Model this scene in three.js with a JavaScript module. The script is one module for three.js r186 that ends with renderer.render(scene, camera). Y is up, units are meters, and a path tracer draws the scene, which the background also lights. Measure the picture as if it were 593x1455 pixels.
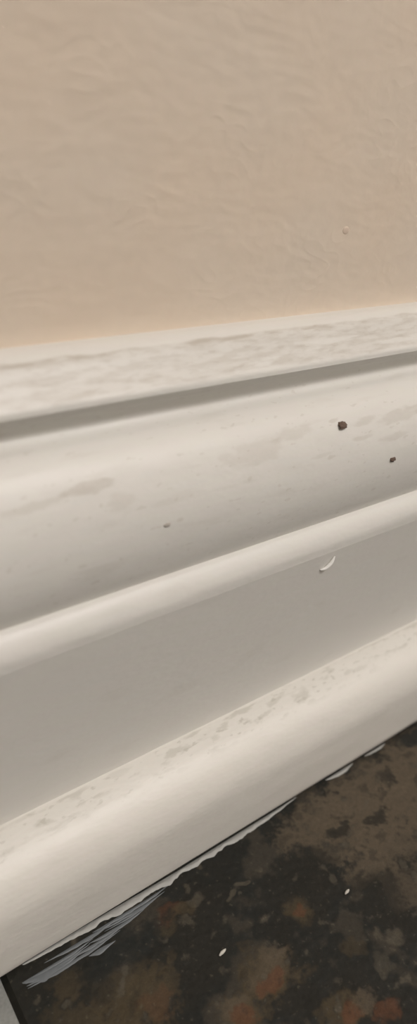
import * as THREE from 'three';
import { ImprovedNoise } from 'three/addons/math/ImprovedNoise.js';
import { mergeGeometries, mergeVertices } from 'three/addons/utils/BufferGeometryUtils.js';
import { RectAreaLightUniformsLib } from 'three/addons/lights/RectAreaLightUniformsLib.js';

// ---------- camera, light, exposure ----------
const scene = new THREE.Scene();
const renderer = new THREE.WebGLRenderer({ antialias: true });
renderer.toneMapping = THREE.LinearToneMapping;
renderer.toneMappingExposure = 2.3;
renderer.shadowMap.enabled = true;
RectAreaLightUniformsLib.init();

const camera = new THREE.PerspectiveCamera(2 * Math.atan(727.5 / 1000) * 180 / Math.PI, 593 / 1455, 0.005, 30);
camera.position.set(0, 0.16176, 0.1116);
camera.quaternion.setFromRotationMatrix(new THREE.Matrix4().makeBasis(
  new THREE.Vector3(0.80551555, 0.08703179, 0.58614859),
  new THREE.Vector3(0.23477201, 0.86133992, -0.45052819),
  new THREE.Vector3(-0.54408345, 0.50051874, 0.67339007)));
camera.focus = 0.158;
camera.userData.fStop = 10;
scene.add(camera);

// the ceiling panel that lights the room: [x, z, width, depth]
const LAMP = [0.8, 1.5, 1.0, 0.8], LAMP_COLOR = 0xfff9f6, LAMP_POWER = 9;

// ---------- helpers ----------
const mm = 0.001;
const perlin = new ImprovedNoise();
const N = (x, y, z = 0) => perlin.noise(x, y, z);
const fbm = (x, y, z = 0, oct = 4) => { let a = 0, s = 1, n = 0; for (let i = 0; i < oct; i++) { a += s * N(x, y, z + i * 7.3); n += s; s *= 0.5; x *= 2.03; y *= 2.03; } return a / n; };
const ss = (a, b, x) => { const t = Math.min(1, Math.max(0, (x - a) / (b - a))); return t * t * (3 - 2 * t); };
const mix = (a, b, t) => a + (b - a) * t;
const mix3 = (a, b, t) => [mix(a[0], b[0], t), mix(a[1], b[1], t), mix(a[2], b[2], t)];
let seed = 20417;
const rnd = () => { seed = (seed * 1664525 + 1013904223) >>> 0; return seed / 4294967296; };
const toS = v => Math.round(255 * (v <= 0.0031308 ? 12.92 * v : 1.055 * Math.pow(Math.max(v, 0), 1 / 2.4) - 0.055));
function tex(w, h, fn, srgb = true, wrap = THREE.MirroredRepeatWrapping) {      // fn(u, v) -> [r, g, b] linear or a number
  const d = new Uint8Array(w * h * 4);
  for (let j = 0; j < h; j++) for (let i = 0; i < w; i++) {
    const c = fn((i + 0.5) / w, (j + 0.5) / h), k = (j * w + i) * 4;
    if (typeof c === 'number') d[k] = d[k + 1] = d[k + 2] = Math.max(0, Math.min(255, Math.round(c * 255)));
    else for (let q = 0; q < 3; q++) d[k + q] = Math.max(0, Math.min(255, srgb ? toS(c[q]) : Math.round(c[q] * 255)));
    d[k + 3] = 255;
  }
  const t = new THREE.DataTexture(d, w, h, THREE.RGBAFormat);
  t.magFilter = THREE.LinearFilter; t.minFilter = THREE.LinearFilter;
  t.wrapS = t.wrapT = wrap;
  if (srgb) t.colorSpace = THREE.SRGBColorSpace;
  t.needsUpdate = true;
  return t;
}
const lin = (r, g, b) => { const c = new THREE.Color().setRGB(r / 255, g / 255, b / 255, THREE.SRGBColorSpace); return [c.r, c.g, c.b]; };
function mesh(name, geo, mat, parent = scene) {
  const m = new THREE.Mesh(geo, mat); m.name = name; m.castShadow = m.receiveShadow = true; parent.add(m); return m;
}
function tag(o, label, category, extra = {}) { Object.assign(o.userData, { label, category }, extra); return o; }
function boxUV(geo) {                                       // uv in metres from the face direction
  const g = geo.index ? geo.toNonIndexed() : geo; g.computeVertexNormals();
  const p = g.attributes.position, n = g.attributes.normal, uv = new Float32Array(p.count * 2);
  for (let i = 0; i < p.count; i++) {
    const ax = Math.abs(n.getX(i)), ay = Math.abs(n.getY(i)), az = Math.abs(n.getZ(i));
    const [u, v] = ay >= ax && ay >= az ? [p.getX(i), p.getZ(i)] : ax >= az ? [p.getZ(i), p.getY(i)] : [p.getX(i), p.getY(i)];
    uv[2 * i] = u; uv[2 * i + 1] = v;
  }
  g.setAttribute('uv', new THREE.BufferAttribute(uv, 2)); return g;
}
const box = (x0, x1, y0, y1, z0, z1) => boxUV(new THREE.BoxGeometry(x1 - x0, y1 - y0, z1 - z0).translate((x0 + x1) / 2, (y0 + y1) / 2, (z0 + z1) / 2));
const RX0 = -1.3, RX1 = 1.9, RZ1 = 3.0, RH = 2.4;           // the room

// ---------- wall paint: rolled, slightly wrinkled tan emulsion ----------
const WALL_TILE = 0.36;
const wallBump = tex(2048, 2048, (u, v) => {
  const x = u * WALL_TILE * 1000, y = v * WALL_TILE * 1000;
  const wx = x + 2.5 * N(x * 0.09, y * 0.09, 5), wy = y + 2.0 * N(x * 0.09, y * 0.09, 9);
  const big = N(wx * 0.12, wy * 0.2, 1) * 0.55;
  const ridge = Math.pow(1 - Math.abs(N(wx * 0.2, wy * 0.34, 3)), 6) * 0.45 * ss(-0.1, 0.4, N(x * 0.05, y * 0.07, 21));
  const peel = N(wx * 0.34, wy * 0.6, 7) * 0.32 + N(x * 1.1, y * 1.4, 11) * 0.05;
  return 0.42 + 0.32 * (big + peel) + 0.22 * ridge;
}, false);
const wallColor = tex(512, 512, (u, v) => {
  const x = u * WALL_TILE * 1000, y = v * WALL_TILE * 1000;
  const k = 1 + 0.035 * fbm(x * 0.04, y * 0.06, 2, 4) + 0.02 * N(x * 0.4, y * 0.4, 4);
  const c = [0.75, 0.637, 0.517], w = 0.02 * N(x * 0.05, y * 0.05, 31);
  return [c[0] * k * (1 + w), c[1] * k, c[2] * k * (1 - w)];
});
for (const t of [wallBump, wallColor]) t.repeat.set(1 / WALL_TILE, 1 / WALL_TILE);
const wallMat = new THREE.MeshStandardMaterial({ map: wallColor, bumpMap: wallBump, bumpScale: 0.00036, roughness: 0.55 });
const ceilMat = new THREE.MeshStandardMaterial({ color: new THREE.Color(0.78, 0.77, 0.74), roughness: 0.9 });
const plainMat = new THREE.MeshStandardMaterial({ color: new THREE.Color(0.74, 0.73, 0.70), roughness: 0.8 });
const struct = (name, geo, mat, label, category) => tag(mesh(name, geo, mat), label, category, { kind: 'structure' });

const wallBack = struct('wall_back', box(RX0 - 0.1, RX1 + 0.1, -0.05, RH, -0.1, 0), wallMat, 'tan painted wall with wrinkled roller texture above the baseboard', 'wall');
struct('wall_front', box(RX0 - 0.1, RX1 + 0.1, -0.05, RH, RZ1, RZ1 + 0.1), plainMat, 'off-white painted wall facing the baseboard across the room', 'wall');
struct('wall_left', box(RX0 - 0.1, RX0, -0.05, RH, 0, RZ1), plainMat, 'off-white painted side wall at the near end of the baseboard', 'wall');
struct('wall_right', box(RX1, RX1 + 0.1, -0.05, RH, 0, RZ1), plainMat, 'off-white painted side wall at the far end of the baseboard', 'wall');
struct('ceiling', box(RX0 - 0.1, RX1 + 0.1, RH, RH + 0.1, -0.1, RZ1 + 0.1), ceilMat, 'plain off-white ceiling above the room', 'ceiling');
const nibMat = new THREE.MeshStandardMaterial({ color: new THREE.Color(0.70, 0.57, 0.46), roughness: 0.55 });
for (const [x, y, r, f] of [[120.1, 140.8, 0.85, 0.14]]) {
  const g = new THREE.SphereGeometry(r * mm, 20, 12).scale(1.15, 0.9, f);
  mesh('paint_nib', g.translate(x * mm, y * mm, 0), nibMat, wallBack);
}

// ---------- baseboard ----------
const S = 1.2, Y0 = 7.2;
const pt = ([z, y]) => [z * S * mm, (y - Y0) * S * mm];
function smooth(pts, n) {                                   // Catmull-Rom through the points
  const c = new THREE.CatmullRomCurve3(pts.map(([a, b]) => new THREE.Vector3(a, b, 0)), false, 'centripetal');
  return c.getPoints(n).map(p => [p.x, p.y]);
}
// sections of the moulding from the wall down: each is smooth within, creased at its ends
const SEC = [
  smooth([[0, 110.1], [2.2, 110.0], [4.2, 109.2], [6.4, 106.9], [8.0, 105.2], [8.9, 104.2], [9.1, 103.4]], 26),
  smooth([[9.1, 103.4], [8.4, 102.3], [6.9, 101.0], [6.5, 99.4], [7.4, 98.5], [9.4, 97.9], [12.4, 95.9], [15.0, 92.5], [16.9, 88.2], [17.8, 83.2], [17.5, 78.6], [16.5, 75.3]], 60),
  smooth([[16.5, 75.3], [17.4, 74.95], [18.6, 73.7], [19.4, 71.9], [19.55, 70.0]], 16),
  [[19.55, 70.0], [18.6, 60], [17.6, 50], [16.65, 40], [16.0, 33.4], [15.6, 28], [15.6, 8.2]],
];
const SHOE = [
  smooth([[15.6, 33.6], [17, 33.5], [19.0, 33.0], [22, 31.6], [24.6, 29.2], [26.4, 25.0], [26.75, 20], [26.6, 14], [26.1, 8.5], [25.5, 8.0]], 44),
];
function moulding(sections, closing, wobble) {
  // x samples: fine where the photograph looks, coarse elsewhere
  const xs = [];
  for (let x = RX0; x < -0.1; x += 0.06) xs.push(x);
  for (let x = -0.1; x < 0.42; x += 0.0016) xs.push(x);
  for (let x = 0.42; x < RX1 - 0.02; x += 0.06) xs.push(x);
  xs.push(RX1);
  const pos = [], uv = [], idx = [];
  let s = 0; const marks = [0];
  const strip = (sec, wob) => {
    const P = sec.map(pt), base = pos.length / 3, L = [s];
    for (let i = 1; i < P.length; i++) L.push(L[i - 1] + Math.hypot(P[i][0] - P[i - 1][0], P[i][1] - P[i - 1][1]));
    s = L[L.length - 1]; marks.push(s);
    for (const x of xs) P.forEach(([z, y], i) => {
      const a = x * 1000, e = (i === 0 || i === P.length - 1) ? 0.5 : 1;
      const d = wob ? wob * e * mm * (fbm(a * 0.03, L[i] * 90, 3, 2) * 1.2 + 0.5 * N(a * 0.16, L[i] * 260, 8) + 0.12 * N(a * 0.3, L[i] * 400, 15)) : 0;
      pos.push(x, y + d * 0.7, z + d * 0.7); uv.push(x, L[i]);
    });
    const n = P.length;
    for (let i = 0; i < xs.length - 1; i++) for (let j = 0; j < n - 1; j++) {
      const a = base + i * n + j, b = a + 1, c = a + n, d = c + 1;
      idx.push(a, b, c, b, d, c);
    }
  };
  sections.forEach(q => strip(q, wobble));
  const visible = s;
  strip(closing, 0);
  // flat ends
  for (const [x, flip] of [[RX0, true], [RX1, false]]) {
    const loop = [].concat(...sections.map((q, i) => i ? q.slice(1) : q), closing.slice(1, -1)).map(pt);
    const tris = THREE.ShapeUtils.triangulateShape(loop.map(([z, y]) => new THREE.Vector2(z, y)), []);
    const base = pos.length / 3;
    loop.forEach(([z, y]) => { pos.push(x, y, z); uv.push(z, y); });
    tris.forEach(([a, b, c]) => flip ? idx.push(base + a, base + c, base + b) : idx.push(base + a, base + b, base + c));
  }
  const g = new THREE.BufferGeometry();
  g.setAttribute('position', new THREE.Float32BufferAttribute(pos, 3));
  g.setAttribute('uv', new THREE.Float32BufferAttribute(uv, 2));
  g.setIndex(idx); g.computeVertexNormals();
  return { g, marks, visible };
}
const board = moulding(SEC, [[15.6, 8.2], [0, 8.2], [0, 110.1]], 0.16);
const shoe = moulding(SHOE, [[25.5, 8.0], [15.6, 8.0], [15.6, 33.6]], 0.2);
console.log('arc marks', board.marks.map(v => (v * 1000).toFixed(1)).join(' '), '|', shoe.marks.map(v => (v * 1000).toFixed(1)).join(' '));

const PERIOD = 0.26;                                        // metres of moulding per texture
const PAINT = [0.665, 0.648, 0.605];
const [, m1, m3] = board.marks.map(v => v * 1000);      // ends of the sloping top and of the curved face
const LB = board.visible, LS = shoe.visible;
// grime on the board, in mm along (x) and down the profile (s): [x, s, half length, half height, strength]
const SMUDGES = [[49, 32.5, 5.5, 1.3, 0.55], [40, 33.5, 7, 0.9, 0.3], [55, 36.5, 3, 2.2, 0.22], [66.6, 42.5, 1.0, 0.6, 0.5], [86, 33.5, 9, 2.6, 0.26], [97, 31.5, 6, 1.6, 0.28],
  [131, 33, 9, 1.8, 0.34], [127, 37.5, 5, 0.9, 0.3], [140, 33, 5, 0.7, 0.35], [118, 32.4, 4, 1.1, 0.35], [116, 36, 4, 0.6, 0.32], [104, 37.5, 4, 0.5, 0.22], [109, 30.8, 1.4, 0.5, 0.4]];
const boardTex = tex(2048, 1024, (u, v) => {
  const x = u * PERIOD * 1000, s = v * LB * 1000;
  let k = 1 + 0.02 * fbm(x * 0.05, s * 0.2, 1, 3) ;
  let c = [PAINT[0] * k, PAINT[1] * k, PAINT[2] * k];
  let dust = 0;
  if (s < m1 + 1.2) {                                       // settled grime along the sloping top, with ragged edges
    const wob = 1.3 * fbm(x * 0.09, 3, 1, 4);
    const band = ss(4.6, 5.4, s + wob) * (1 - ss(12.2, 13.6, s + 1.8 * fbm(x * 0.11, 8, 2, 4)));
    const grain = ss(-0.22, 0.28, fbm(x * 0.16, s * 0.75, 4, 5)) * 0.55 + 0.3 * ss(0.05, 0.3, fbm(x * 0.35, s * 1.3, 12, 4));
    const edge = Math.exp(-(((s + wob - 5.6) / 0.45) ** 2)) * ss(-0.05, 0.25, fbm(x * 0.08, s * 0.3, 17, 4));
    dust = band * (0.24 + 0.62 * grain) + 0.6 * edge;
    const bare = ss(0.12, 0.26, fbm(x * 0.06, s * 0.5, 23, 4)) * ss(8.0, 8.8, s);
    dust *= 1 - 0.7 * bare;
  } else if (s < m3) {
    for (const [sx, sy, a, b, q] of SMUDGES) {
      const dx = (x - sx) / a, dy = (s - sy + (x - sx) * 0.03) / b, r = dx * dx + dy * dy;
      if (r < 4) dust += q * ss(1.25, 0.2, r + 1.5 * fbm(x * 0.25, s * 0.7, 29, 4));
    }
    dust += 0.16 * ss(0.12, 0.4, fbm(x * 0.07, s * 0.35, 33, 5)) + 0.3 * ss(0.5, 0.62, N(x * 0.4, s * 0.9, 41) + 0.3 * N(x * 1.1, s * 2, 43));
  } else {
    dust = 0.12 * ss(0.2, 0.45, fbm(x * 0.06, s * 0.14, 37, 4));
  }
  return mix3(c, [0.42, 0.375, 0.315], Math.min(0.8, dust * (s < m1 + 1.2 ? 0.85 : 0.8)));
});
const boardBump = tex(1024, 1024, (u, v) => {
  const x = u * PERIOD * 1000, s = v * LB * 1000;
  return 0.5 + 0.08 * N(x * 0.1, s * 0.9, 2) + 0.22 * fbm(x * 0.4, s * 0.7, 5, 3) + (s < m1 ? 0.3 * fbm(x * 0.5, s * 1.4, 9, 3) : 0);
}, false);
const shoeTex = tex(2048, 512, (u, v) => {
  const x = u * PERIOD * 1000, s = v * LS * 1000;
  const k = 1 + 0.02 * fbm(x * 0.05, s * 0.2, 51, 3) ;
  const c = [PAINT[0] * k * 1.01, PAINT[1] * k, PAINT[2] * k * 0.985];
  const wob = 1.1 * fbm(x * 0.1, 4, 61, 4);
  const band = ss(0.9, 1.3, s + wob) * (1 - ss(6.0, 9.4, s + 1.8 * fbm(x * 0.09, 2, 63, 4)));
  const blot = ss(0.02, 0.26, fbm(x * 0.17, s * 0.42, 65, 5)), fleck = ss(0.2, 0.38, fbm(x * 0.42, s * 0.9, 67, 4));
  const far = mix(0.45, 1, ss(-0.1, 0.25, fbm(x * 0.05, s * 0.2, 70, 4) + (x > 62 ? 0.2 : 0)));      // dirtier stretch further along the skirting
  const dust = band * far * (0.1 + 0.42 * blot + 0.45 * fleck) + 0.12 * ss(0.22, 0.45, fbm(x * 0.06, s * 0.2, 69, 4));
  return mix3(c, [0.42, 0.40, 0.345], Math.min(0.75, dust));
});
const shoeBump = tex(1024, 512, (u, v) => {
  const x = u * PERIOD * 1000, s = v * LS * 1000;
  return 0.5 + 0.08 * N(x * 0.1, s * 0.9, 82) + 0.25 * fbm(x * 0.35, s * 0.7, 85, 3) + (s < 7 ? 0.3 * fbm(x * 0.45, s * 0.9, 89, 3) : 0);
}, false);
for (const t of [boardTex, boardBump]) t.repeat.set(1 / PERIOD, 1 / LB);
for (const t of [shoeTex, shoeBump]) t.repeat.set(1 / PERIOD, 1 / LS);
const boardMat = new THREE.MeshStandardMaterial({ map: boardTex, bumpMap: boardBump, bumpScale: 0.00012, roughness: 0.45 });
const shoeMat = new THREE.MeshStandardMaterial({ map: shoeTex, bumpMap: shoeBump, bumpScale: 0.00014, roughness: 0.45 });
struct('baseboard_back', board.g, boardMat, 'white painted moulded baseboard with grimy top ledge along the tan wall', 'baseboard');
struct('trim_1', shoe.g, shoeMat, 'white rounded shoe moulding with dusty top where baseboard meets dark tile', 'trim');

// ---------- floor: slate tiles in a grout bed ----------
const groutTex = tex(512, 512, (u, v) => {
  const x = u * 120, y = v * 120, k = 1 + 0.25 * fbm(x * 0.3, y * 0.3, 91, 4) + 0.2 * N(x * 2, y * 2, 92);
  return [0.23 * k, 0.235 * k, 0.22 * k];
});
groutTex.repeat.set(1 / 0.12, 1 / 0.12);
const groutMat = new THREE.MeshStandardMaterial({ map: groutTex, roughness: 0.95 });
const floor = struct('floor', box(RX0 - 0.1, RX1 + 0.1, -0.05, -0.0012, -0.1, RZ1 + 0.1), groutMat, 'dark brown slate tile floor with grey grout joints', 'floor');

const DARK = lin(31, 30, 25), GREEN = lin(27, 30, 28), BROWN = lin(80, 71, 58), RUST = lin(86, 56, 37), OLIVE = lin(66, 57, 41), PALE = lin(92, 85, 72);
// patches seen on the tile under the moulding, mm in the room: [x, z, rx, rz, colour, strength]
const PATCH = [
  [128, 45, 30, 13, BROWN, 1], [108, 40, 16, 7, BROWN, 0.9], [150, 46, 16, 16, BROWN, 1], [116, 56, 16, 6, BROWN, 0.8], [113, 66, 8, 6, BROWN, 0.6],
  [151, 34.5, 5, 3, GREEN, 0.9], [108.4, 44.6, 4.5, 2, DARK, 0.8], [120.4, 47.5, 4, 2, DARK, 0.8], [132, 40, 4, 3, DARK, 0.65], [140, 47, 3, 2, DARK, 0.5],
  [85.6, 54.4, 3.6, 3.2, OLIVE, 0.8], [85.6, 54.8, 2.4, 1.8, RUST, 0.75],
  [70.5, 61.5, 7, 6, OLIVE, 0.95], [71, 60.5, 5.5, 4, BROWN, 0.6], [69.5, 63.2, 4, 3, RUST, 0.85], [73, 58, 3.5, 2.5, BROWN, 0.8],
  [60, 64, 5.5, 4.5, OLIVE, 0.95], [60, 62.5, 4, 2, BROWN, 0.7], [60, 65.2, 3.8, 3, RUST, 0.8],
  [79, 76, 5, 3.5, OLIVE, 0.9], [79, 77, 4, 2.4, RUST, 0.9], [86.5, 80.5, 4.5, 3, RUST, 0.8], [84, 77, 3.5, 2, BROWN, 0.7],
  [59.4, 38.3, 3.6, 2.2, RUST, 0.55], [62, 40, 3, 2, OLIVE, 0.7], [57, 41, 2.5, 2, OLIVE, 0.6],
  [43, 50, 10, 8, OLIVE, 0.9], [38, 44, 5, 4, DARK, 0.6], [47, 53, 5, 4, RUST, 0.35], [33, 40, 4, 4, OLIVE, 0.5], [30, 48, 5, 7, OLIVE, 0.6],
  [98.5, 71.5, 2.6, 2, PALE, 0.45], [77.2, 42.1, 2.2, 0.9, PALE, 0.5], [74.5, 42.6, 1.2, 0.8, PALE, 0.5], [66, 39, 2.2, 1.2, PALE, 0.4], [93, 74, 2, 3, PALE, 0.3], [90, 68, 3, 1.5, OLIVE, 0.5],
  [48, 40, 10, 4, GREEN, 0.7], [90, 48, 12, 5, DARK, 0.7], [104, 63, 7, 6, DARK, 0.7],
];
const T0X = 0.0222, T0Z = 0.004, TW = 0.3, PITCH = 0.3062;
function slate(x, z, patches, zone) {
  const wx = x + 2.2 * N(x * 0.16, z * 0.16, 101) + 0.9 * N(x * 0.5, z * 0.5, 102), wz = z + 2.2 * N(x * 0.16, z * 0.16, 103) + 0.9 * N(x * 0.5, z * 0.5, 104);
  const f1 = fbm(x * 0.06, z * 0.06, zone + 1, 4), f2 = fbm(x * 0.22, z * 0.22, zone + 5, 4), f3 = fbm(x * 0.9, z * 0.9, zone + 9, 3);
  let c = mix3(DARK, GREEN, ss(-0.2, 0.3, f1));
  const wild = patches ? 0.35 : 1;
  c = mix3(c, BROWN, wild * 0.9 * ss(0.04, 0.2, f1 + 0.3 * f2));
  if (!patches) c = mix3(c, RUST, 0.7 * ss(0.2, 0.34, fbm(x * 0.1, z * 0.1, zone + 14, 4)));
  else for (const [px, pz, rx, rz, col, q] of patches) {
    const dx = (wx - px) / (col === RUST ? rx * 0.82 : rx), dz = (wz - pz) / (col === RUST ? rz * 0.82 : rz), r = dx * dx + dz * dz;
    if (r < 2.5) c = mix3(c, col, q * (col === RUST ? 0.8 : 1) * ss(1.35, 0.3, r + 1.7 * f2 + 0.9 * f3));
  }
  c = mix3(c, PALE, 0.35 * ss(0.22, 0.4, f2) + 0.28 * ss(0.3, 0.5, f3));
  c = mix3(c, DARK, 0.45 * ss(0.12, 0.34, -f2));
  const k = 1 + 0.35 * f3 + 0.18 * N(x * 3.1, z * 3.1, zone);
  return [c[0] * k, c[1] * k, c[2] * k];
}
const mainSlate = tex(2048, 2048, (u, v) => slate((T0X + u * TW) * 1000, (T0Z + v * TW) * 1000, PATCH, 200), true, THREE.ClampToEdgeWrapping);
const otherSlate = tex(1024, 1024, (u, v) => slate(u * 900, v * 900, null, 300));
const slateBump = tex(1024, 1024, (u, v) => { const x = u * 300, z = v * 300; return 0.5 + 0.4 * fbm(x * 0.07, z * 0.07, 401, 6) + 0.12 * fbm(x * 0.7, z * 0.7, 405, 3); }, false);
const slateRough = tex(512, 512, (u, v) => { const x = u * 300, z = v * 300; const r = 0.62 + 0.25 * fbm(x * 0.12, z * 0.12, 411, 4); return [0, r, 0]; }, false);
const mainMat = new THREE.MeshPhysicalMaterial({ specularIntensity: 0.45, map: mainSlate, bumpMap: slateBump, bumpScale: 0.0011, roughnessMap: slateRough, roughness: 1 });
const tileMat = new THREE.MeshPhysicalMaterial({ specularIntensity: 0.45, map: otherSlate, bumpMap: slateBump, bumpScale: 0.0011, roughnessMap: slateRough, roughness: 1 });
function tileGeo(ou, ov, su, w = TW, d = TW) {              // slab with chipped, chamfered rim; uv over the top
  const b = 0.0012, h = 0.008, hw = w / 2, hd = d / 2;
  const sh = new THREE.Shape([new THREE.Vector2(-hw + b, -hd + b), new THREE.Vector2(hw - b, -hd + b), new THREE.Vector2(hw - b, hd - b), new THREE.Vector2(-hw + b, hd - b)]);
  const g = new THREE.ExtrudeGeometry(sh, { depth: h - 2 * b, bevelEnabled: true, bevelThickness: b, bevelSize: b, bevelSegments: 1 });
  g.rotateX(-Math.PI / 2).translate(0, -h + b, 0);
  const p = g.attributes.position, uv = g.attributes.uv;
  for (let i = 0; i < p.count; i++) uv.setXY(i, ou + su * (p.getX(i) / w + 0.5), ov + su * (p.getZ(i) / d + 0.5));
  return g;
}
const mainGeo = tileGeo(0, 0, 1), variants = [];
for (let k = 0; k < 6; k++) variants.push(tileGeo(rnd(), rnd(), 1 / 3));
for (let i = -5; i <= 6; i++) for (let j = 0; j < 10; j++) {
  const x = T0X + TW / 2 + i * PITCH, z = T0Z + TW / 2 + j * PITCH;
  if (x + TW / 2 < RX0 || x - TW / 2 > RX1 || z - TW / 2 > RZ1) continue;
  const main = i === 0 && j === 0;
  const t = mesh('tile', main ? mainGeo : variants[Math.floor(rnd() * 6)], main ? mainMat : tileMat, floor);
  t.position.set(x, 0, z);
  if (!main) t.rotation.y = Math.floor(rnd() * 2) * Math.PI;
}

// ---------- dried caulk and paint along the foot of the moulding ----------
const caulkMat = new THREE.MeshStandardMaterial({ color: new THREE.Color(0.33, 0.33, 0.31), roughness: 0.6 });
const filmMat = new THREE.MeshStandardMaterial({ color: new THREE.Color(0.115, 0.127, 0.135), roughness: 0.5 });
function ribbon(rows, thick, sd) {                          // rows of [x, z near the wall, z away], a low domed ragged streak on the tile
  const c0 = new THREE.CatmullRomCurve3(rows.map(([x, a]) => new THREE.Vector3(x, 0, a))), c1 = new THREE.CatmullRomCurve3(rows.map(([x, , b]) => new THREE.Vector3(x, 0, b)));
  const n = Math.max(16, Math.round(Math.abs(rows[rows.length - 1][0] - rows[0][0]) * 5)), pos = [], idx = [], M = 6;
  for (let i = 0; i <= n; i++) {
    const p = c0.getPoint(i / n), q = c1.getPoint(i / n), end = Math.sqrt(Math.max(0, Math.sin(Math.PI * i / n)));
    const e = 1 + 0.8 * fbm(p.x * 0.23, sd, 1, 3), w = (q.z - p.z) * e * (0.15 + 0.85 * end);
    for (let j = 0; j <= M; j++) {
      const t = j / M, y = 0.02 + thick * Math.sin(Math.PI * (0.02 + 0.96 * t)) * (0.2 + 0.8 * end) * (0.8 + 0.5 * N(p.x * 0.7, t * 3, sd));
      pos.push(p.x * mm, (j === 0 || j === M ? 0 : y) * mm, (p.z + w * t) * mm);
    }
  }
  for (let i = 0; i < n; i++) for (let j = 0; j < M; j++) { const a = i * (M + 1) + j, b = a + 1, c = a + M + 1, d = c + 1; idx.push(a, b, c, b, d, c); }
  const g = new THREE.BufferGeometry();
  g.setAttribute('position', new THREE.Float32BufferAttribute(pos, 3)); g.setIndex(idx); g.computeVertexNormals();
  return g;
}
tag(mesh('caulk_streak', ribbon([[106, 31.0, 31.6], [98, 31.1, 32.5], [88, 31.1, 32.7], [77, 31.1, 32.6], [66, 31.1, 32.6], [55, 30.9, 32.7], [45, 30.7, 32.6], [36, 30.6, 32.2], [27, 30.6, 32.0]], 0.35, 1), caulkMat), 'long pale streak of dried caulk hugging the shoe moulding on the tile', 'caulk');
tag(mesh('caulk_streak_001', ribbon([[128, 31.2, 31.9], [122, 31.2, 32.4], [117, 31.2, 31.9]], 0.25, 2), caulkMat), 'short pale caulk chip at the moulding foot beside brown slate', 'caulk');
tag(mesh('caulk_streak_002', ribbon([[142, 31.2, 31.7], [138, 31.2, 32.1], [133, 31.2, 31.7]], 0.2, 3), caulkMat), 'faintest short caulk trace furthest along the moulding foot', 'caulk');
const streaks = [];                                         // the film lies in thin strokes pulled along the moulding
for (let k = 0; k < 11; k++) {
  const x0 = 64 - k * 2.2 - 6 * rnd(), len = 9 + 14 * rnd(), z0 = 32.9 + (k % 6) * 0.55 + 0.3 * rnd(), w = 0.3 + 0.5 * rnd(), x1 = Math.max(26, x0 - len);
  streaks.push(ribbon([[x0, z0, z0 + w * 0.5], [mix(x0, x1, 0.35), z0 + 0.1, z0 + w + 0.1], [mix(x0, x1, 0.7), z0, z0 + w], [x1, z0 - 0.1, z0 + w * 0.4]], 0.06 + 0.05 * rnd(), 20 + k));
}
tag(mesh('paint_smear', mergeGeometries(streaks), filmMat), 'bluish grey film of smeared paint strokes beside the pale caulk streak', 'smear');
tag(mesh('paint_smear_001', ribbon([[35.5, 35.4, 36.0], [32, 34.6, 36.4], [28, 34.2, 35.8], [25.5, 34.0, 34.8]], 0.15, 5), filmMat), 'small grey paint smudge near the grout joint', 'smear');
tag(mesh('paint_smear_002', ribbon([[46, 37.2, 37.5], [42.5, 36.8, 37.9], [39.5, 36.9, 37.3]], 0.15, 6), filmMat), 'small grey dab of paint set out from the bluish film', 'smear');

// ---------- crumbs and specks ----------
function lump(r, sx, sy, sz, sd, rough = 0.35) {
  const g = mergeVertices(new THREE.IcosahedronGeometry(r * mm, 4).deleteAttribute('normal').deleteAttribute('uv')), p = g.attributes.position;
  for (let i = 0; i < p.count; i++) {
    const v = new THREE.Vector3().fromBufferAttribute(p, i).divideScalar(r * mm), k = 1 + rough * fbm(v.x * 1.7 + sd, v.y * 1.7, v.z * 1.7, 3) * 1.6;
    p.setXYZ(i, v.x * k * r * sx * mm, v.y * k * r * sy * mm, v.z * k * r * sz * mm);
  }
  g.computeVertexNormals(); return g;
}
const soil = new THREE.MeshStandardMaterial({ color: new THREE.Color(0.13, 0.088, 0.066), roughness: 0.9 });
const ash = new THREE.MeshStandardMaterial({ color: new THREE.Color(0.4, 0.37, 0.33), roughness: 0.9 });
const chip = new THREE.MeshStandardMaterial({ color: new THREE.Color(0.85, 0.84, 0.8), roughness: 0.4 });
function put(name, geo, mat, x, y, z, tilt, label, category) {
  const m = mesh(name, geo, mat); m.position.set(x * mm, y * mm, z * mm); m.rotation.set(tilt, 0, 0); return tag(m, label, category);
}
const faceProfile = [].concat(...SEC).map(pt);
function faceZ(y) {                                         // how far the curved board face stands out at height y (mm)
  let best = 0;
  for (let i = 1; i < faceProfile.length; i++) { const [z0, y0] = faceProfile[i - 1], [z1, y1] = faceProfile[i], t = (y * mm - y0) / (y1 - y0); if (t >= 0 && t <= 1) best = Math.max(best, mix(z0, z1, t)); }
  return best * 1000;
}
put('dirt_crumb', lump(1.05, 1.2, 0.8, 0.5, 1, 0.45), soil, 111.1, 104.0, faceZ(104.0) + 0.25, -0.85, 'larger dark brown dirt crumb stuck on the curved face of baseboard', 'crumb');
put('dirt_crumb_001', lump(0.7, 1.2, 0.75, 0.5, 5, 0.5), soil, 126.3, 94.2, faceZ(94.2) + 0.15, -0.3, 'smaller dark dirt crumb lower on the curved baseboard face', 'crumb');
put('dust_speck', lump(0.55, 1.3, 0.7, 0.35, 9), ash, 63.8, 94.3, faceZ(94.3) + 0.08, -0.3, 'faint grey dust speck alone on the curved baseboard face', 'speck');
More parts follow.
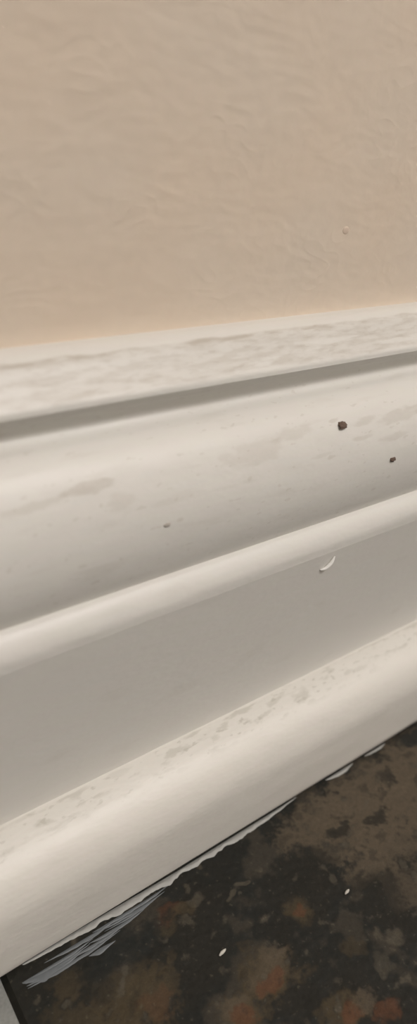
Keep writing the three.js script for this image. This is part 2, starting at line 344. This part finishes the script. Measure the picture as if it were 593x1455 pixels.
{
  const c = new THREE.CatmullRomCurve3([[-2.1, -1.3, 0], [-0.7, -1.05, 0.25], [0.7, 0.1, 0.3], [1.6, 1.7, 0.1]].map(a => new THREE.Vector3(...a).multiplyScalar(mm)));
  const g = new THREE.TubeGeometry(c, 28, 0.5 * mm, 8), p = g.attributes.position;
  for (let i = 0; i <= 28; i++) { const o = c.getPoint(i / 28), k = 0.12 + 0.88 * Math.pow(Math.sin(Math.PI * (0.03 + 0.94 * i / 28)), 0.8); for (let j = 0; j <= 8; j++) { const q = i * 9 + j, v = new THREE.Vector3().fromBufferAttribute(p, q).sub(o).multiplyScalar(k).add(o); p.setXYZ(q, v.x, v.y, v.z); } }
  g.computeVertexNormals();
  put('paint_flake', g, chip, 108.4, 72.2, faceZ(72.2) + 0.1, 0.08, 'white crescent paint flake clinging to the flat board face below the curve', 'flake');
}
const lintMat = new THREE.MeshStandardMaterial({ color: new THREE.Color(0.5, 0.48, 0.43), roughness: 0.8 });
const fleckGeo = (l, w) => { const g = lump(1, l, 0.35, w, 3, 0.2); return g; };
{
  const a = put('lint_fleck', fleckGeo(1.05, 0.34), lintMat, 64.3, 0.35, 52.5, 0, 'tiny white fleck on dark slate above the rust blotch', 'fleck'); a.rotation.y = 0.15;
  const b = put('lint_fleck_001', fleckGeo(0.85, 0.32), lintMat, 98.1, 0.35, 58.0, 0, 'tiny white fleck on dark slate near the brown patch', 'fleck'); b.rotation.y = 0.15;
}

// ---------- ceiling lamp ----------
{
  const [x, z, w, d] = LAMP, g = new THREE.Group(); g.name = 'ceiling_lamp'; g.position.set(x, RH, z); scene.add(g);
  tag(g, 'square flush ceiling lamp with white diffuser', 'lamp');
  const rim = new THREE.MeshStandardMaterial({ color: 0xe8e8e6, roughness: 0.5 });
  const bars = [[-w / 2 - 0.02, w / 2 + 0.02, -d / 2 - 0.02, -d / 2], [-w / 2 - 0.02, w / 2 + 0.02, d / 2, d / 2 + 0.02], [-w / 2 - 0.02, -w / 2, -d / 2, d / 2], [w / 2, w / 2 + 0.02, -d / 2, d / 2]]
    .map(([a, b, c, e]) => box(a, b, -0.04, 0, c, e));
  mesh('frame', mergeGeometries(bars), rim, g);
  mesh('diffuser', box(-w / 2, w / 2, -0.03, -0.005, -d / 2, d / 2), new THREE.MeshStandardMaterial({ color: 0xffffff, emissive: LAMP_COLOR, emissiveIntensity: 1.0 }), g);
  const L = new THREE.RectAreaLight(LAMP_COLOR, LAMP_POWER, w, d);
  L.position.set(0, -0.032, 0); L.rotation.x = -Math.PI / 2; L.castShadow = true; g.add(L);
}

renderer.render(scene, camera);
